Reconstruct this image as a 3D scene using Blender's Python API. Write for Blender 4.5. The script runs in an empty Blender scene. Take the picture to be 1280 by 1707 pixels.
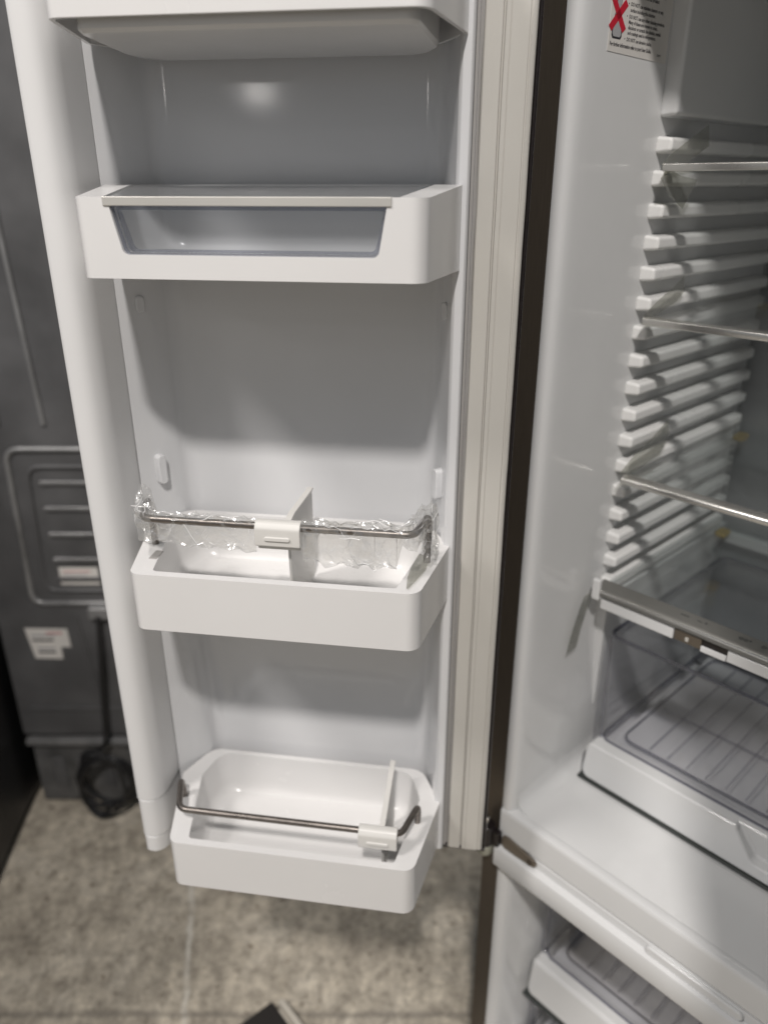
import bpy, bmesh, math, random
from mathutils import Vector, Matrix, noise
R = math.radians
random.seed(7)
scene = bpy.context.scene
COL = scene.collection

# ------------------------------------------------------------------ camera
cd = bpy.data.cameras.new('camera'); cam = bpy.data.objects.new('camera', cd); COL.objects.link(cam)
cam.location = (0, 0, 1.45); cam.rotation_euler = (R(90 - 23.3), 0, 0)
cd.sensor_fit = 'VERTICAL'; cd.sensor_height = 36.0; cd.lens = 36.0 * 1270 / 1707
cd.clip_start = 0.02; cd.clip_end = 200
cd.dof.use_dof = True; cd.dof.focus_distance = 0.66; cd.dof.aperture_fstop = 3.2
scene.camera = cam
scene.cycles.transparent_max_bounces = 32
# ------------------------------------------------------------------ ambient light of the warehouse
w = bpy.data.worlds.new('World'); scene.world = w; w.use_nodes = True
bg = w.node_tree.nodes['Background']
bg.inputs[0].default_value = (0.86, 0.95, 1.06, 1); bg.inputs[1].default_value = 0.185
# ------------------------------------------------------------------ lamps (warehouse ceiling lights; side and row lamps are added fill)
def lamp(name, loc, target, power, size, size_y=None, color=(1, 0.948, 0.905)):
    ld = bpy.data.lights.new(name, 'AREA'); ld.energy = power; ld.color = color
    if size_y: ld.shape = 'RECTANGLE'; ld.size = size; ld.size_y = size_y
    else: ld.shape = 'DISK'; ld.size = size
    o = bpy.data.objects.new(name, ld); COL.objects.link(o)
    o.location = loc
    o.rotation_euler = (Vector(target) - Vector(loc)).to_track_quat('-Z', 'Y').to_euler()
    return o
lamp('ceiling_lamp', (-0.17, -1.65, 4.0), (0.1, 0.6, 0.9), 112, 0.22)
lamp('far_ceiling_lamp', (-6.4, -12.5, 2.95), (0, 0.7, 1.4), 6, 0.48, 0.2)
lamp('side_fill_lamp', (-2.3, -0.7, 4.2), (0, 0.6, 0.6), 80, 0.7)  # added fill, softens the floor and door shadows
for lx, ly in ((-3.2, -6.5), (-5.2, -4.2), (-1.2, -10.5)):
    lamp('row_fill_lamp', (lx, ly, 4.1), (lx * 0.7, ly * 0.7, 0), 12, 1.2, 0.16)  # added for highlights on the glossy plastic and some fill
vs = scene.view_settings
vs.view_transform = 'Standard'; vs.look = 'None'; vs.exposure = 0; vs.gamma = 1

# ------------------------------------------------------------------ frames of reference
K = Vector((0.138, 0.808, 0)); b = R(43.2)
FR = Matrix(((math.sin(b), math.cos(b), 0, K.x), (-math.cos(b), math.sin(b), 0, K.y), (0, 0, 1, 0), (0, 0, 0, 1)))   # x = right, y = inward, z up
a = R(8.55); O = Vector((0.1193622, 0.6894883, 0))
DR = Matrix(((-math.cos(a), -math.sin(a), 0, O.x), (math.sin(a), -math.cos(a), 0, O.y), (0, 0, 1, 0), (0, 0, 0, 1)))  # x = from hinge to free edge, y = out of the liner
WR = Matrix.Identity(4)

# ------------------------------------------------------------------ materials
def mat(name, color, rough=0.4, metal=0.0, spec=0.5, coat=0.0, var=0.03, scale=12, bump=0.0, bscale=200, rvar=0.08, stretch=(1, 1, 1)):
    m = bpy.data.materials.new(name); m.use_nodes = True
    nt = m.node_tree; N = nt.nodes; L = nt.links; p = N['Principled BSDF']
    p.inputs['Metallic'].default_value = metal
    p.inputs['Specular IOR Level'].default_value = spec
    p.inputs['Coat Weight'].default_value = coat; p.inputs['Coat Roughness'].default_value = 0.08
    tc = N.new('ShaderNodeTexCoord'); mp = N.new('ShaderNodeMapping'); mp.inputs['Scale'].default_value = stretch
    L.new(tc.outputs['Object'], mp.inputs[0])
    n = N.new('ShaderNodeTexNoise'); n.inputs['Scale'].default_value = scale; n.inputs['Detail'].default_value = 5
    L.new(mp.outputs[0], n.inputs['Vector'])
    cr = N.new('ShaderNodeMapRange'); cr.inputs[1].default_value = 0.3; cr.inputs[2].default_value = 0.7
    cr.inputs[3].default_value = 1 - var; cr.inputs[4].default_value = 1 + var
    L.new(n.outputs[0], cr.inputs[0])
    mx = N.new('ShaderNodeVectorMath'); mx.operation = 'SCALE'; mx.inputs[0].default_value = color[:3]
    L.new(cr.outputs[0], mx.inputs['Scale']); L.new(mx.outputs[0], p.inputs['Base Color'])
    rr = N.new('ShaderNodeMapRange'); rr.inputs[1].default_value = 0.3; rr.inputs[2].default_value = 0.7
    rr.inputs[3].default_value = max(0.02, rough - rvar); rr.inputs[4].default_value = rough + rvar
    n2 = N.new('ShaderNodeTexNoise'); n2.inputs['Scale'].default_value = scale * 0.4; n2.inputs['Detail'].default_value = 6
    L.new(mp.outputs[0], n2.inputs['Vector']); L.new(n2.outputs[0], rr.inputs[0]); L.new(rr.outputs[0], p.inputs['Roughness'])
    if bump:
        n3 = N.new('ShaderNodeTexNoise'); n3.inputs['Scale'].default_value = bscale; n3.inputs['Detail'].default_value = 3
        L.new(mp.outputs[0], n3.inputs['Vector'])
        bp = N.new('ShaderNodeBump'); bp.inputs['Strength'].default_value = bump; bp.inputs['Distance'].default_value = 0.001
        L.new(n3.outputs[0], bp.inputs['Height']); L.new(bp.outputs[0], p.inputs['Normal'])
    return m

def clear(name, tint=(0.92, 0.94, 0.96), rough=0.05, ior=1.45, haze=0.0, bump=0.0, bscale=60, gloss=(1, 1, 1), f0m=1.0):
    """thin clear plastic / glass: transmits, with a fresnel gloss"""
    m = bpy.data.materials.new(name); m.use_nodes = True
    nt = m.node_tree; N = nt.nodes; L = nt.links
    N.remove(N['Principled BSDF']); out = N['Material Output']
    tr = N.new('ShaderNodeBsdfTransparent'); tr.inputs[0].default_value = (*tint, 1)
    gl = N.new('ShaderNodeBsdfGlossy'); gl.inputs['Roughness'].default_value = rough; gl.inputs[0].default_value = (*gloss, 1)
    fr = N.new('ShaderNodeLayerWeight'); fr.inputs[0].default_value = 0.5
    pw = N.new('ShaderNodeMath'); pw.operation = 'POWER'; pw.inputs[1].default_value = 4.0
    L.new(fr.outputs['Facing'], pw.inputs[0])
    f0 = ((ior - 1) / (ior + 1)) ** 2
    mr = N.new('ShaderNodeMapRange'); mr.inputs[3].default_value = f0 * f0m; mr.inputs[4].default_value = 0.9
    L.new(pw.outputs[0], mr.inputs[0])
    mix = N.new('ShaderNodeMixShader')
    L.new(mr.outputs[0], mix.inputs[0]); L.new(tr.outputs[0], mix.inputs[1]); L.new(gl.outputs[0], mix.inputs[2])
    last = mix
    if haze:
        df = N.new('ShaderNodeBsdfDiffuse'); df.inputs[0].default_value = (0.8, 0.8, 0.8, 1)
        m2 = N.new('ShaderNodeMixShader'); m2.inputs[0].default_value = haze
        L.new(mix.outputs[0], m2.inputs[1]); L.new(df.outputs[0], m2.inputs[2]); last = m2
    if bump:
        tc = N.new('ShaderNodeTexCoord')
        n3 = N.new('ShaderNodeTexNoise'); n3.inputs['Scale'].default_value = bscale; n3.inputs['Detail'].default_value = 2
        n3.inputs['Distortion'].default_value = 1.0
        L.new(tc.outputs['Object'], n3.inputs['Vector'])
        bp = N.new('ShaderNodeBump'); bp.inputs['Strength'].default_value = bump; bp.inputs['Distance'].default_value = 0.004
        L.new(n3.outputs[0], bp.inputs['Height']); L.new(bp.outputs[0], gl.inputs['Normal']); L.new(bp.outputs[0], fr.inputs['Normal'])
    L.new(last.outputs[0], out.inputs[0])
    return m

WHITE = mat('white_bin_plastic', (0.66, 0.655, 0.65), 0.24, spec=0.5, var=0.012, bump=0.015, bscale=700)
LINER = mat('white_liner_plastic', (0.65, 0.655, 0.665), 0.12, spec=0.5, var=0.012, rvar=0.05, bump=0.02, bscale=40)
LINER2 = mat('white_cabinet_plastic', (0.63, 0.635, 0.635), 0.13, spec=0.45, rvar=0.05, var=0.015, bump=0.02, bscale=60)
RIBM = mat('lightened_rib_plastic', (0.74, 0.74, 0.73), 0.3, spec=0.4, var=0.015)  # same plastic as the cabinet, lightened so the ribs look more strongly lit
MULL = mat('white_mullion_plastic', (0.64, 0.64, 0.64), 0.34, var=0.01, rvar=0.02)
CLIPM = mat('ivory_clip_plastic', (0.62, 0.61, 0.585), 0.35, var=0.02)
GASK = mat('beige_gasket_vinyl', (0.50, 0.485, 0.45), 0.36, var=0.05, scale=14, stretch=(1, 1, 0.15), bump=0.05, bscale=150)
GASKD = mat('grey_gasket_channel', (0.30, 0.29, 0.28), 0.4, var=0.04)
BLACK = mat('black_door_edge', (0.012, 0.009, 0.009), 0.3, var=0.1)
BROWN = mat('dark_brushed_steel', (0.10, 0.083, 0.065), 0.40, metal=0.6, var=0.1, scale=60, stretch=(20, 20, 0.6))
ROD = mat('dark_satin_steel_rod', (0.20, 0.18, 0.165), 0.33, metal=0.9, var=0.12, scale=160, bump=0.05, bscale=400)
TRIM = mat('champagne_satin_trim', (0.60, 0.585, 0.55), 0.32, metal=0.4, var=0.03)
SILV = mat('satin_shelf_trim', (0.66, 0.65, 0.62), 0.26, metal=0.85, var=0.03)
DTRIM = mat('grey_satin_trim', (0.20, 0.198, 0.185), 0.38, metal=0.5, var=0.03)
CHROME = mat('chrome', (0.75, 0.74, 0.72), 0.15, metal=1, var=0.02)
HINGEM = mat('hinge_steel', (0.22, 0.19, 0.155), 0.4, metal=0.8, var=0.1)
BACKP = mat('greyed_back', (0.26, 0.265, 0.27), 0.35, spec=0.4)  # back of the liner toned to grey, darker than the white side walls
SMOKE = clear('smoked_shading_cover', (0.80, 0.81, 0.82), 0.12, 1.5, haze=0.05)
NYLON = mat('nylon_bush', (0.33, 0.33, 0.27), 0.4)
DGREY = mat('dark_grey_line', (0.03, 0.035, 0.033), 0.6)
BACKM = mat('dark_grey_painted_steel', (0.085, 0.085, 0.087), 0.42, metal=0.0, var=0.3, scale=7, bump=0.15, bscale=40)
BACKR = mat('highlit_steel_bead', (0.22, 0.22, 0.22), 0.32, metal=0.3, var=0.3, scale=12)  # paler steel that puts the ridge highlights into the colour
BACKL = mat('galvanised_cover', (0.12, 0.12, 0.12), 0.5, metal=0.3, var=0.35, scale=18)
PAPER = mat('label_paper', (0.62, 0.60, 0.57), 0.6, var=0.06)
INK = mat('black_ink', (0.03, 0.03, 0.035), 0.6)
GREYINK = mat('grey_ink', (0.36, 0.36, 0.37), 0.6)
REDINK = mat('red_ink', (0.50, 0.015, 0.035), 0.5)
PINK = mat('pink_ink', (0.5, 0.25, 0.25), 0.6)
CORD = mat('black_cord_rubber', (0.015, 0.015, 0.016), 0.45, var=0.2)
FOAM = mat('yellow_foam', (0.55, 0.40, 0.14), 0.8, var=0.1, scale=80)
PALE = mat('pale_strip', (0.55, 0.51, 0.44), 0.6, var=0.1)
CARD = mat('matt_black_card', (0.022, 0.019, 0.017), 0.55, var=0.1)
BLACKA = mat('black_enamel', (0.010, 0.010, 0.011), 0.4, var=0.15)
GLASS = clear('shelf_glass', (0.93, 0.945, 0.945), 0.03, 1.5, haze=0.012, f0m=2.4)
TRAY = clear('clear_tray_plastic', (0.925, 0.925, 0.94), 0.06, 1.5, haze=0.008)
TRAYD = clear('tray_edge_plastic', (0.48, 0.48, 0.54), 0.1, 1.5, haze=0.05)
TRAYR = clear('tray_rib_plastic', (0.80, 0.80, 0.83), 0.08, 1.5, haze=0.02)
FILM = clear('cling_film', (0.95, 0.95, 0.945), 0.17, 1.42, haze=0.10, bump=0.9, bscale=55, f0m=4.0)
CREASE = clear('film_crease', (0.97, 0.97, 0.96), 0.12, 1.5, haze=0.75, f0m=3.0)
TAPE = clear('packing_tape', (0.80, 0.80, 0.77), 0.15, 1.5, haze=0.07, bump=0.4, bscale=60)

WINDOW = clear('window_acrylic', (0.95, 0.96, 0.975), 0.04, 1.49, haze=0.01)
WINEDGE = clear('window_edge_acrylic', (0.74, 0.75, 0.79), 0.08, 1.49, haze=0.06)

def concrete():
    m = bpy.data.materials.new('concrete'); m.use_nodes = True
    nt = m.node_tree; N = nt.nodes; L = nt.links; p = N['Principled BSDF']
    tc = N.new('ShaderNodeTexCoord')
    def nz(scale, detail, rough=0.6, vec=None, dist=0):
        n = N.new('ShaderNodeTexNoise'); n.inputs['Scale'].default_value = scale; n.inputs['Detail'].default_value = detail
        n.inputs['Roughness'].default_value = rough; n.inputs['Distortion'].default_value = dist
        L.new(vec or tc.outputs['Object'], n.inputs['Vector']); return n.outputs[0]
    def ramp(src, stops):
        r = N.new('ShaderNodeValToRGB'); e = r.color_ramp.elements
        while len(e) < len(stops): e.new(0.5)
        for k, (pos, c) in enumerate(stops): e[k].position = pos; e[k].color = (*c, 1)
        L.new(src, r.inputs[0]); return r.outputs[0]
    def mul(c1, c2, f=1.0, mode='MULTIPLY'):
        x = N.new('ShaderNodeMix'); x.data_type = 'RGBA'; x.blend_type = mode; x.inputs[0].default_value = f
        L.new(c1, x.inputs[6]); L.new(c2, x.inputs[7]); return x.outputs[2]
    base = ramp(nz(5, 8, 0.65), [(0.30, (0.27, 0.24, 0.195)), (0.5, (0.43, 0.385, 0.315)), (0.72, (0.53, 0.485, 0.41))])
    mid = ramp(nz(42, 7, 0.75, dist=0.3), [(0.30, (0.52, 0.51, 0.49)), (0.47, (1, 1, 1)), (0.66, (1.42, 1.42, 1.40))])
    fine = ramp(nz(170, 4, 0.7), [(0.3, (0.78, 0.78, 0.77)), (0.55, (1, 1, 1)), (0.8, (1.12, 1.12, 1.12))])
    sm = N.new('ShaderNodeMapping'); sm.inputs['Rotation'].default_value = (0, 0, 0.19); sm.inputs['Scale'].default_value = (1, 0.45, 1); L.new(tc.outputs['Object'], sm.inputs[0])
    streak = ramp(nz(30, 6, 0.7, vec=sm.outputs[0]), [(0.32, (0.74, 0.73, 0.72)), (0.5, (1, 1, 1)), (0.66, (1.3, 1.3, 1.29))])
    spots = ramp(nz(60, 2, 0.4), [(0.26, (0.42, 0.38, 0.34)), (0.34, (1, 1, 1))])
    c = mul(mul(mul(mul(base, mid), fine), spots), streak)
    # pale streak worn along the floor and a darker saw joint
    sx = N.new('ShaderNodeSeparateXYZ'); L.new(tc.outputs['Object'], sx.inputs[0])
    def mth(op, a_, b_):
        x = N.new('ShaderNodeMath'); x.operation = op
        for i, v in enumerate((a_, b_)):
            if v is None: continue
            if isinstance(v, (int, float)): x.inputs[i].default_value = v
            else: L.new(v, x.inputs[i])
        return x.outputs[0]
    wob = mth('MULTIPLY', mth('SUBTRACT', nz(14, 4), 0.5), 0.03)
    xl = mth('ADD', mth('MULTIPLY', mth('SUBTRACT', sx.outputs[1], 0.954), -0.1915), -0.377)
    d1 = mth('ABSOLUTE', mth('ADD', mth('SUBTRACT', sx.outputs[0], xl), wob), None)
    s1 = mth('MULTIPLY', mth('MAXIMUM', mth('SUBTRACT', 1.0, mth('DIVIDE', d1, 0.008)), 0.0), ramp_val(N, L, nz(16, 4), 0.34, 0.56))
    mx = N.new('ShaderNodeMix'); mx.data_type = 'RGBA'; L.new(mth('MULTIPLY', s1, 1.0), mx.inputs[0]); L.new(c, mx.inputs[6]); mx.inputs[7].default_value = (0.66, 0.63, 0.56, 1)
    d2 = mth('ABSOLUTE', mth('ADD', mth('SUBTRACT', sx.outputs[1], 0.952), mth('MULTIPLY', wob, 0.6)), None)
    s2 = mth('MULTIPLY', mth('MAXIMUM', mth('SUBTRACT', 1.0, mth('DIVIDE', d2, 0.010)), 0.0), 0.55)
    mx2 = N.new('ShaderNodeMix'); mx2.data_type = 'RGBA'; L.new(s2, mx2.inputs[0]); L.new(mx.outputs[2], mx2.inputs[6]); mx2.inputs[7].default_value = (0.10, 0.09, 0.08, 1)
    L.new(mx2.outputs[2], p.inputs['Base Color'])
    p.inputs['Roughness'].default_value = 0.75
    bp = N.new('ShaderNodeBump'); bp.inputs['Strength'].default_value = 0.5; bp.inputs['Distance'].default_value = 0.003
    L.new(nz(90, 6, 0.7), bp.inputs['Height']); L.new(bp.outputs[0], p.inputs['Normal'])
    return m
def ramp_val(N, L, src, lo, hi):
    x = N.new('ShaderNodeMapRange'); x.inputs[1].default_value = lo; x.inputs[2].default_value = hi
    L.new(src, x.inputs[0]); return x.outputs[0]
CONC = concrete()

# ------------------------------------------------------------------ mesh helpers
class MB:
    def __init__(s): s.v = []; s.f = []
    def add(s, vs, fs):
        n = len(s.v); s.v += [tuple(q) for q in vs]; s.f += [tuple(i + n for i in f) for f in fs]; return s
    def box(s, x0, x1, y0, y1, z0, z1):
        v = [(x, y, z) for z in (z0, z1) for (x, y) in ((x0, y0), (x1, y0), (x1, y1), (x0, y1))]
        return s.add(v, [(3, 2, 1, 0), (4, 5, 6, 7), (0, 1, 5, 4), (1, 2, 6, 5), (2, 3, 7, 6), (3, 0, 4, 7)])
    def loft(s, rings, cap0=True, cap1=True, closed=True):
        n = len(rings[0]); v = [q for r in rings for q in r]; f = []
        for k in range(len(rings) - 1):
            for i in range(n if closed else n - 1):
                j = (i + 1) % n
                f.append((k * n + i, k * n + j, (k + 1) * n + j, (k + 1) * n + i))
        if cap0: f.append(tuple(range(n))[::-1])
        if cap1: f.append(tuple((len(rings) - 1) * n + i for i in range(n)))
        return s.add(v, f)
    def prism(s, poly, z0, z1, axis='z'):
        def P(p, z): return {'z': (p[0], p[1], z), 'x': (z, p[0], p[1]), 'y': (p[0], z, p[1])}[axis]
        return s.loft([[P(p, z0) for p in poly], [P(p, z1) for p in poly]])
    def tube(s, path, r, n=12, caps=True):
        path = [Vector(p) for p in path]; rings = []
        t0 = (path[1] - path[0]).normalized()
        up = Vector((0, 0, 1)) if abs(t0.z) < 0.9 else Vector((1, 0, 0))
        nrm = t0.cross(up).normalized()
        for i, p in enumerate(path):
            if i == 0: t = t0
            elif i == len(path) - 1: t = (path[-1] - path[-2]).normalized()
            else: t = ((path[i + 1] - p).normalized() + (p - path[i - 1]).normalized()).normalized()
            nrm = (nrm - t * nrm.dot(t)).normalized(); bi = t.cross(nrm)
            rr = r[i] if isinstance(r, (list, tuple)) else r
            rings.append([p + (nrm * math.cos(2 * math.pi * k / n) + bi * math.sin(2 * math.pi * k / n)) * rr for k in range(n)])
        return s.loft(rings, caps, caps)

def rpoly(pts, rad, n=6):
    """rounded polygon: every corner gives n+1 points"""
    out = []; m = len(pts)
    for i in range(m):
        p = Vector(pts[i]); q0 = Vector(pts[i - 1]); q1 = Vector(pts[(i + 1) % m])
        r = rad[i] if isinstance(rad, (list, tuple)) else rad
        d0 = (q0 - p); d1 = (q1 - p); l0 = d0.length; l1 = d1.length; d0.normalize(); d1.normalize()
        ang = d0.angle(d1); t = min(r / math.tan(ang / 2), l0 * 0.48, l1 * 0.48)
        A = p + d0 * t; B = p + d1 * t
        for k in range(n + 1):
            u = k / n   # circular-looking quadratic/conic blend
            wgt = math.sin(ang / 2)
            den = (1 - u) ** 2 + 2 * wgt * u * (1 - u) + u * u
            q = (A * (1 - u) ** 2 + p * 2 * wgt * u * (1 - u) + B * u * u) / den
            out.append((q.x, q.y))
    return out

def fillet(path, rad, n=6):
    path = [Vector(p) for p in path]; out = [path[0]]
    for i in range(1, len(path) - 1):
        p = path[i]; d0 = path[i - 1] - p; d1 = path[i + 1] - p
        l0, l1 = d0.length, d1.length; d0.normalize(); d1.normalize()
        t = min(rad, l0 * 0.45, l1 * 0.45); A = p + d0 * t; B = p + d1 * t
        for k in range(n + 1):
            u = k / n; out.append(A * (1 - u) ** 2 + p * 2 * u * (1 - u) + B * u * u)
    out.append(path[-1]); return out

def mesh_of(name, mb, m):
    me = bpy.data.meshes.new(name); me.from_pydata(mb.v, [], mb.f)
    bm = bmesh.new(); bm.from_mesh(me)
    bmesh.ops.remove_doubles(bm, verts=bm.verts, dist=1e-6)
    bmesh.ops.recalc_face_normals(bm, faces=bm.faces); bm.to_mesh(me); bm.free()
    me.materials.append(m); return me

def obj(name, mb, m, parent=None, frame=WR, bevel=0.0, seg=3, smooth=True, angle=35, loc=None, mesh=None, sharp=40):
    me = mesh or mesh_of(name, mb, m)
    o = bpy.data.objects.new(name, me); COL.objects.link(o)
    M = frame if loc is None else frame @ Matrix.Translation(loc)
    if parent:
        o.parent = parent; o.matrix_parent_inverse = PM[parent.name].inverted()
    o.matrix_basis = M; PM[o.name] = M
    if smooth:
        me.shade_smooth()
        if sharp and not mesh: me.set_sharp_from_angle(angle=R(sharp))
    if bevel:
        bv = o.modifiers.new('bevel', 'BEVEL'); bv.width = bevel; bv.segments = seg; bv.limit_method = 'ANGLE'
        bv.angle_limit = R(angle); bv.harden_normals = smooth; bv.use_clamp_overlap = True
    return o
PM = {}
def thing(name, label, cat, frame=WR, loc=(0, 0, 0), group=None):
    o = bpy.data.objects.new(name, None); COL.objects.link(o); o.empty_display_size = 0.02
    M = frame @ Matrix.Translation(loc); o.matrix_basis = M; PM[o.name] = M
    return tag(o, label, cat, group)
def tag(o, label, cat, group=None):
    o['label'] = label; o['category'] = cat
    if group: o['group'] = group
    return o

def boolean(mb, cutters):
    """mesh of mb with the cutter meshes taken out"""
    o = bpy.data.objects.new('work', mesh_of('work', mb, WHITE)); COL.objects.link(o)
    cs = []
    for c in cutters:
        co = bpy.data.objects.new('cutter', mesh_of('cutter', c, WHITE)); COL.objects.link(co); cs.append(co)
        md = o.modifiers.new('cut', 'BOOLEAN'); md.object = co; md.operation = 'DIFFERENCE'; md.solver = 'EXACT'
    me = bpy.data.meshes.new_from_object(o.evaluated_get(bpy.context.evaluated_depsgraph_get()))
    for q in [o] + cs: bpy.data.objects.remove(q)
    return me

def text(name, s, size, m, parent, M, align='LEFT', squash=1.0, off=0.0):
    cu = bpy.data.curves.new(name, 'FONT'); cu.body = s; cu.size = size; cu.align_x = align; cu.extrude = 0.00004; cu.offset = off
    cu.resolution_u = 2
    t = bpy.data.objects.new('tmp', cu); COL.objects.link(t)
    me = bpy.data.meshes.new_from_object(t.evaluated_get(bpy.context.evaluated_depsgraph_get()))
    bpy.data.objects.remove(t)
    for v in me.vertices: v.co.x *= squash
    me.materials.clear(); me.materials.append(m)
    o = bpy.data.objects.new(name, me); COL.objects.link(o)
    o.parent = parent; o.matrix_parent_inverse = PM[parent.name].inverted(); o.matrix_basis = M
    return o

# ------------------------------------------------------------------ floor
fl = MB().add([(-30, -30, 0), (30, -30, 0), (30, 30, 0), (-30, 30, 0)], [(0, 1, 2, 3)])
floor = obj('floor', fl, CONC, smooth=False); floor['kind'] = 'structure'; floor['label'] = 'worn grey concrete floor'

# ------------------------------------------------------------------ the refrigerator
fridge = thing('refrigerator', 'white lined refrigerator with dark steel cabinet standing open, its doors swung wide', 'refrigerator', FR)
ZT = 1.735
# cabinet skin and interior
obj('side_panel', MB().box(0.003, 0.0322, 0, 0.62, 0.04, 1.79), BROWN, fridge, FR, bevel=0.0015)
obj('side_panel', MB().box(0.770, 0.797, 0, 0.62, 0.04, 1.79), BROWN, fridge, FR, bevel=0.0015)
obj('top_panel', MB().box(0.0325, 0.7695, 0.001, 0.62, 1.745, 1.788), BROWN, fridge, FR, bevel=0.0015)
obj('back_panel', MB().box(0.0325, 0.7695, 0.58, 0.619, 0.04, 1.7445), BACKM, fridge, FR)
def wall_profile(x, sg):   # rounded front jamb and flat wall
    return [(x, 0.0005), (x + sg * 0.0012, -0.0035), (x + sg * 0.005, -0.0052), (x + sg * 0.011, -0.0048), (x + sg * 0.0145, -0.002),
            (x + sg * 0.0166, 0.0035), (x + sg * 0.0174, 0.012), (x + sg * 0.0177, 0.03), (x + sg * 0.0177, 0.56), (x, 0.56)]
wl = obj('liner_wall', MB().prism(wall_profile(0.0325, 1), 0.645, ZT), LINER2, fridge, FR)
wl.modifiers.new('b', 'BEVEL').limit_method = 'ANGLE'; wl.modifiers['b'].width = 0.001; wl.modifiers['b'].angle_limit = R(50); wl.modifiers['b'].harden_normals = True
obj('liner_wall', MB().prism(wall_profile(0.7695, -1), 0.645, ZT), LINER2, fridge, FR, bevel=0.001, angle=50)
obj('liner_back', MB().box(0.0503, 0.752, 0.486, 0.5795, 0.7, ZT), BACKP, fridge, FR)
obj('liner_ceiling', MB().box(0.0503, 0.7518, 0.001, 0.5603, 1.703, 1.7445), LINER2, fridge, FR, bevel=0.002)
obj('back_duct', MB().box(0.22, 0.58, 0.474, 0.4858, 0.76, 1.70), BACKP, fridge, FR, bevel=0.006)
obj('back_rail', MB().box(0.072, 0.73, 0.470, 0.4855, 0.935, 0.953), LINER2, fridge, FR, bevel=0.003)
# raised block and the row of shelf ribs on the left wall
WI = 0.0502
def rib_loft(z0, z1, s0, s1, pr=0.0165, ch=0.0035):
    # tapered bar standing on the wall
    zc = (z0 + z1) / 2; h = (z1 - z0) / 2
    def ring(x, ds, dz): return [(x, s0 + ds, zc - h + dz), (x, s1 - ds, zc - h + dz), (x, s1 - ds, zc + h - dz), (x, s0 + ds, zc + h - dz)]
    return MB().loft([ring(WI - 0.002, 0, 0), ring(WI + pr, ch * 0.35, ch * 0.5)])
obj('wall_block', rib_loft(1.512, 1.7025, 0.149, 0.50, 0.0175, 0.004), LINER2, fridge, FR, bevel=0.004)
wd = MB().loft([[(WI - 0.002, 0.170, 0.770), (WI + 0.001, 0.170, 0.770), (WI + 0.001, 0.50, 0.770), (WI - 0.002, 0.50, 0.770)], [(WI - 0.002, 0.142, 0.962), (WI + 0.0165, 0.144, 0.962), (WI + 0.0165, 0.50, 0.962), (WI - 0.002, 0.50, 0.962)]])
obj('wall_wedge', wd, LINER2, fridge, FR, bevel=0.002)
for i in range(17):
    zt = 1.4955 - 0.032 * i
    obj('shelf_rib', rib_loft(zt - 0.0168, zt, 0.149, 0.468), RIBM, fridge, FR, bevel=0.0036, seg=4)
for i in range(17):
    zt = 1.4955 - 0.032 * i
    mbr = rib_loft(zt - 0.0168, zt, 0.149, 0.468); mbr.v = [(0.802 - x, y, z) for x, y, z in mbr.v]
    obj('shelf_rib', mbr, RIBM, fridge, FR, bevel=0.0036, seg=4)
# compartment floor with a coved left side
fp = [(0.0503, 0.712), (0.0515, 0.7005), (0.055, 0.692), (0.062, 0.6865), (0.072, 0.684), (0.752, 0.684), (0.752, 0.660), (0.0503, 0.660)]
obj('compartment_floor', MB().prism(fp, 0.0065, 0.560, 'y'), LINER2, fridge, FR)
# divider beam between fridge and freezer
bp_ = [(0.008, 0.6837), (0.004, 0.6846), (-0.003, 0.6846), (-0.0055, 0.6838), (-0.0068, 0.6818), (-0.0072, 0.678), (-0.0072, 0.6425), (-0.0066, 0.6416), (0.010, 0.6412), (0.010, 0.6385),
       (-0.0066, 0.6380), (-0.0072, 0.6372), (-0.0072, 0.6262), (-0.0080, 0.6250), (-0.0140, 0.6240), (-0.0160, 0.6230), (-0.0168, 0.6205), (-0.0168, 0.594), (-0.0155, 0.5905), (-0.012, 0.5888), (0.06, 0.5885), (0.06, 0.640), (0.012, 0.655)]
obj('divider_beam', MB().prism(bp_, 0.0345, 0.768, 'x'), LINER2, fridge, FR, sharp=32)
pill = rpoly([(0.254, 0.6235), (0.368, 0.6235), (0.368, 0.6362), (0.254, 0.6362)], 0.006, 5)
obj('beam_button', MB().loft([[(x, -0.005, z) for x, z in pill], [(x, -0.0115, z) for x, z in pill]]), LINER2, fridge, FR, bevel=0.0022, angle=60)
# hinge at the lower left corner of the opening
hg = obj('hinge', MB().tube([(0.0195, -0.0175, 0.6215), (0.0195, -0.0175, 0.654)], 0.0118, 24).box(0.0195, 0.040, -0.0175, -0.0078, 0.624, 0.648), BLACK, fridge, FR, bevel=0.0012)
pl = rpoly([(0.0415, 0.6265), (0.052, 0.6225), (0.094, 0.6270), (0.099, 0.6320), (0.094, 0.6385), (0.052, 0.6455), (0.0415, 0.6440)], 0.005, 4)
obj('hinge_plate', MB().loft([[(x, -0.0065, z) for x, z in pl], [(x, -0.0108, z) for x, z in pl]]), HINGEM, hg, FR, bevel=0.001)
obj('hinge_pin', MB().tube([(0.0195, -0.0175, 0.6542), (0.0195, -0.0175, 0.668)], 0.0045, 20), CHROME, hg, FR, bevel=0.001)
obj('hinge_bush', MB().tube([(0.0195, -0.0175, 0.6030), (0.0195, -0.0175, 0.607), (0.0195, -0.0175, 0.6213)], [0.0085, 0.0112, 0.0118], 24), NYLON, hg, FR, bevel=0.0015)
arc = [(0.0195 + 0.0135 * math.cos(t_), -0.0175 + 0.0135 * math.sin(t_), 0.638) for t_ in [R(150 + 10 * k) for k in range(13)]]
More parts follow.
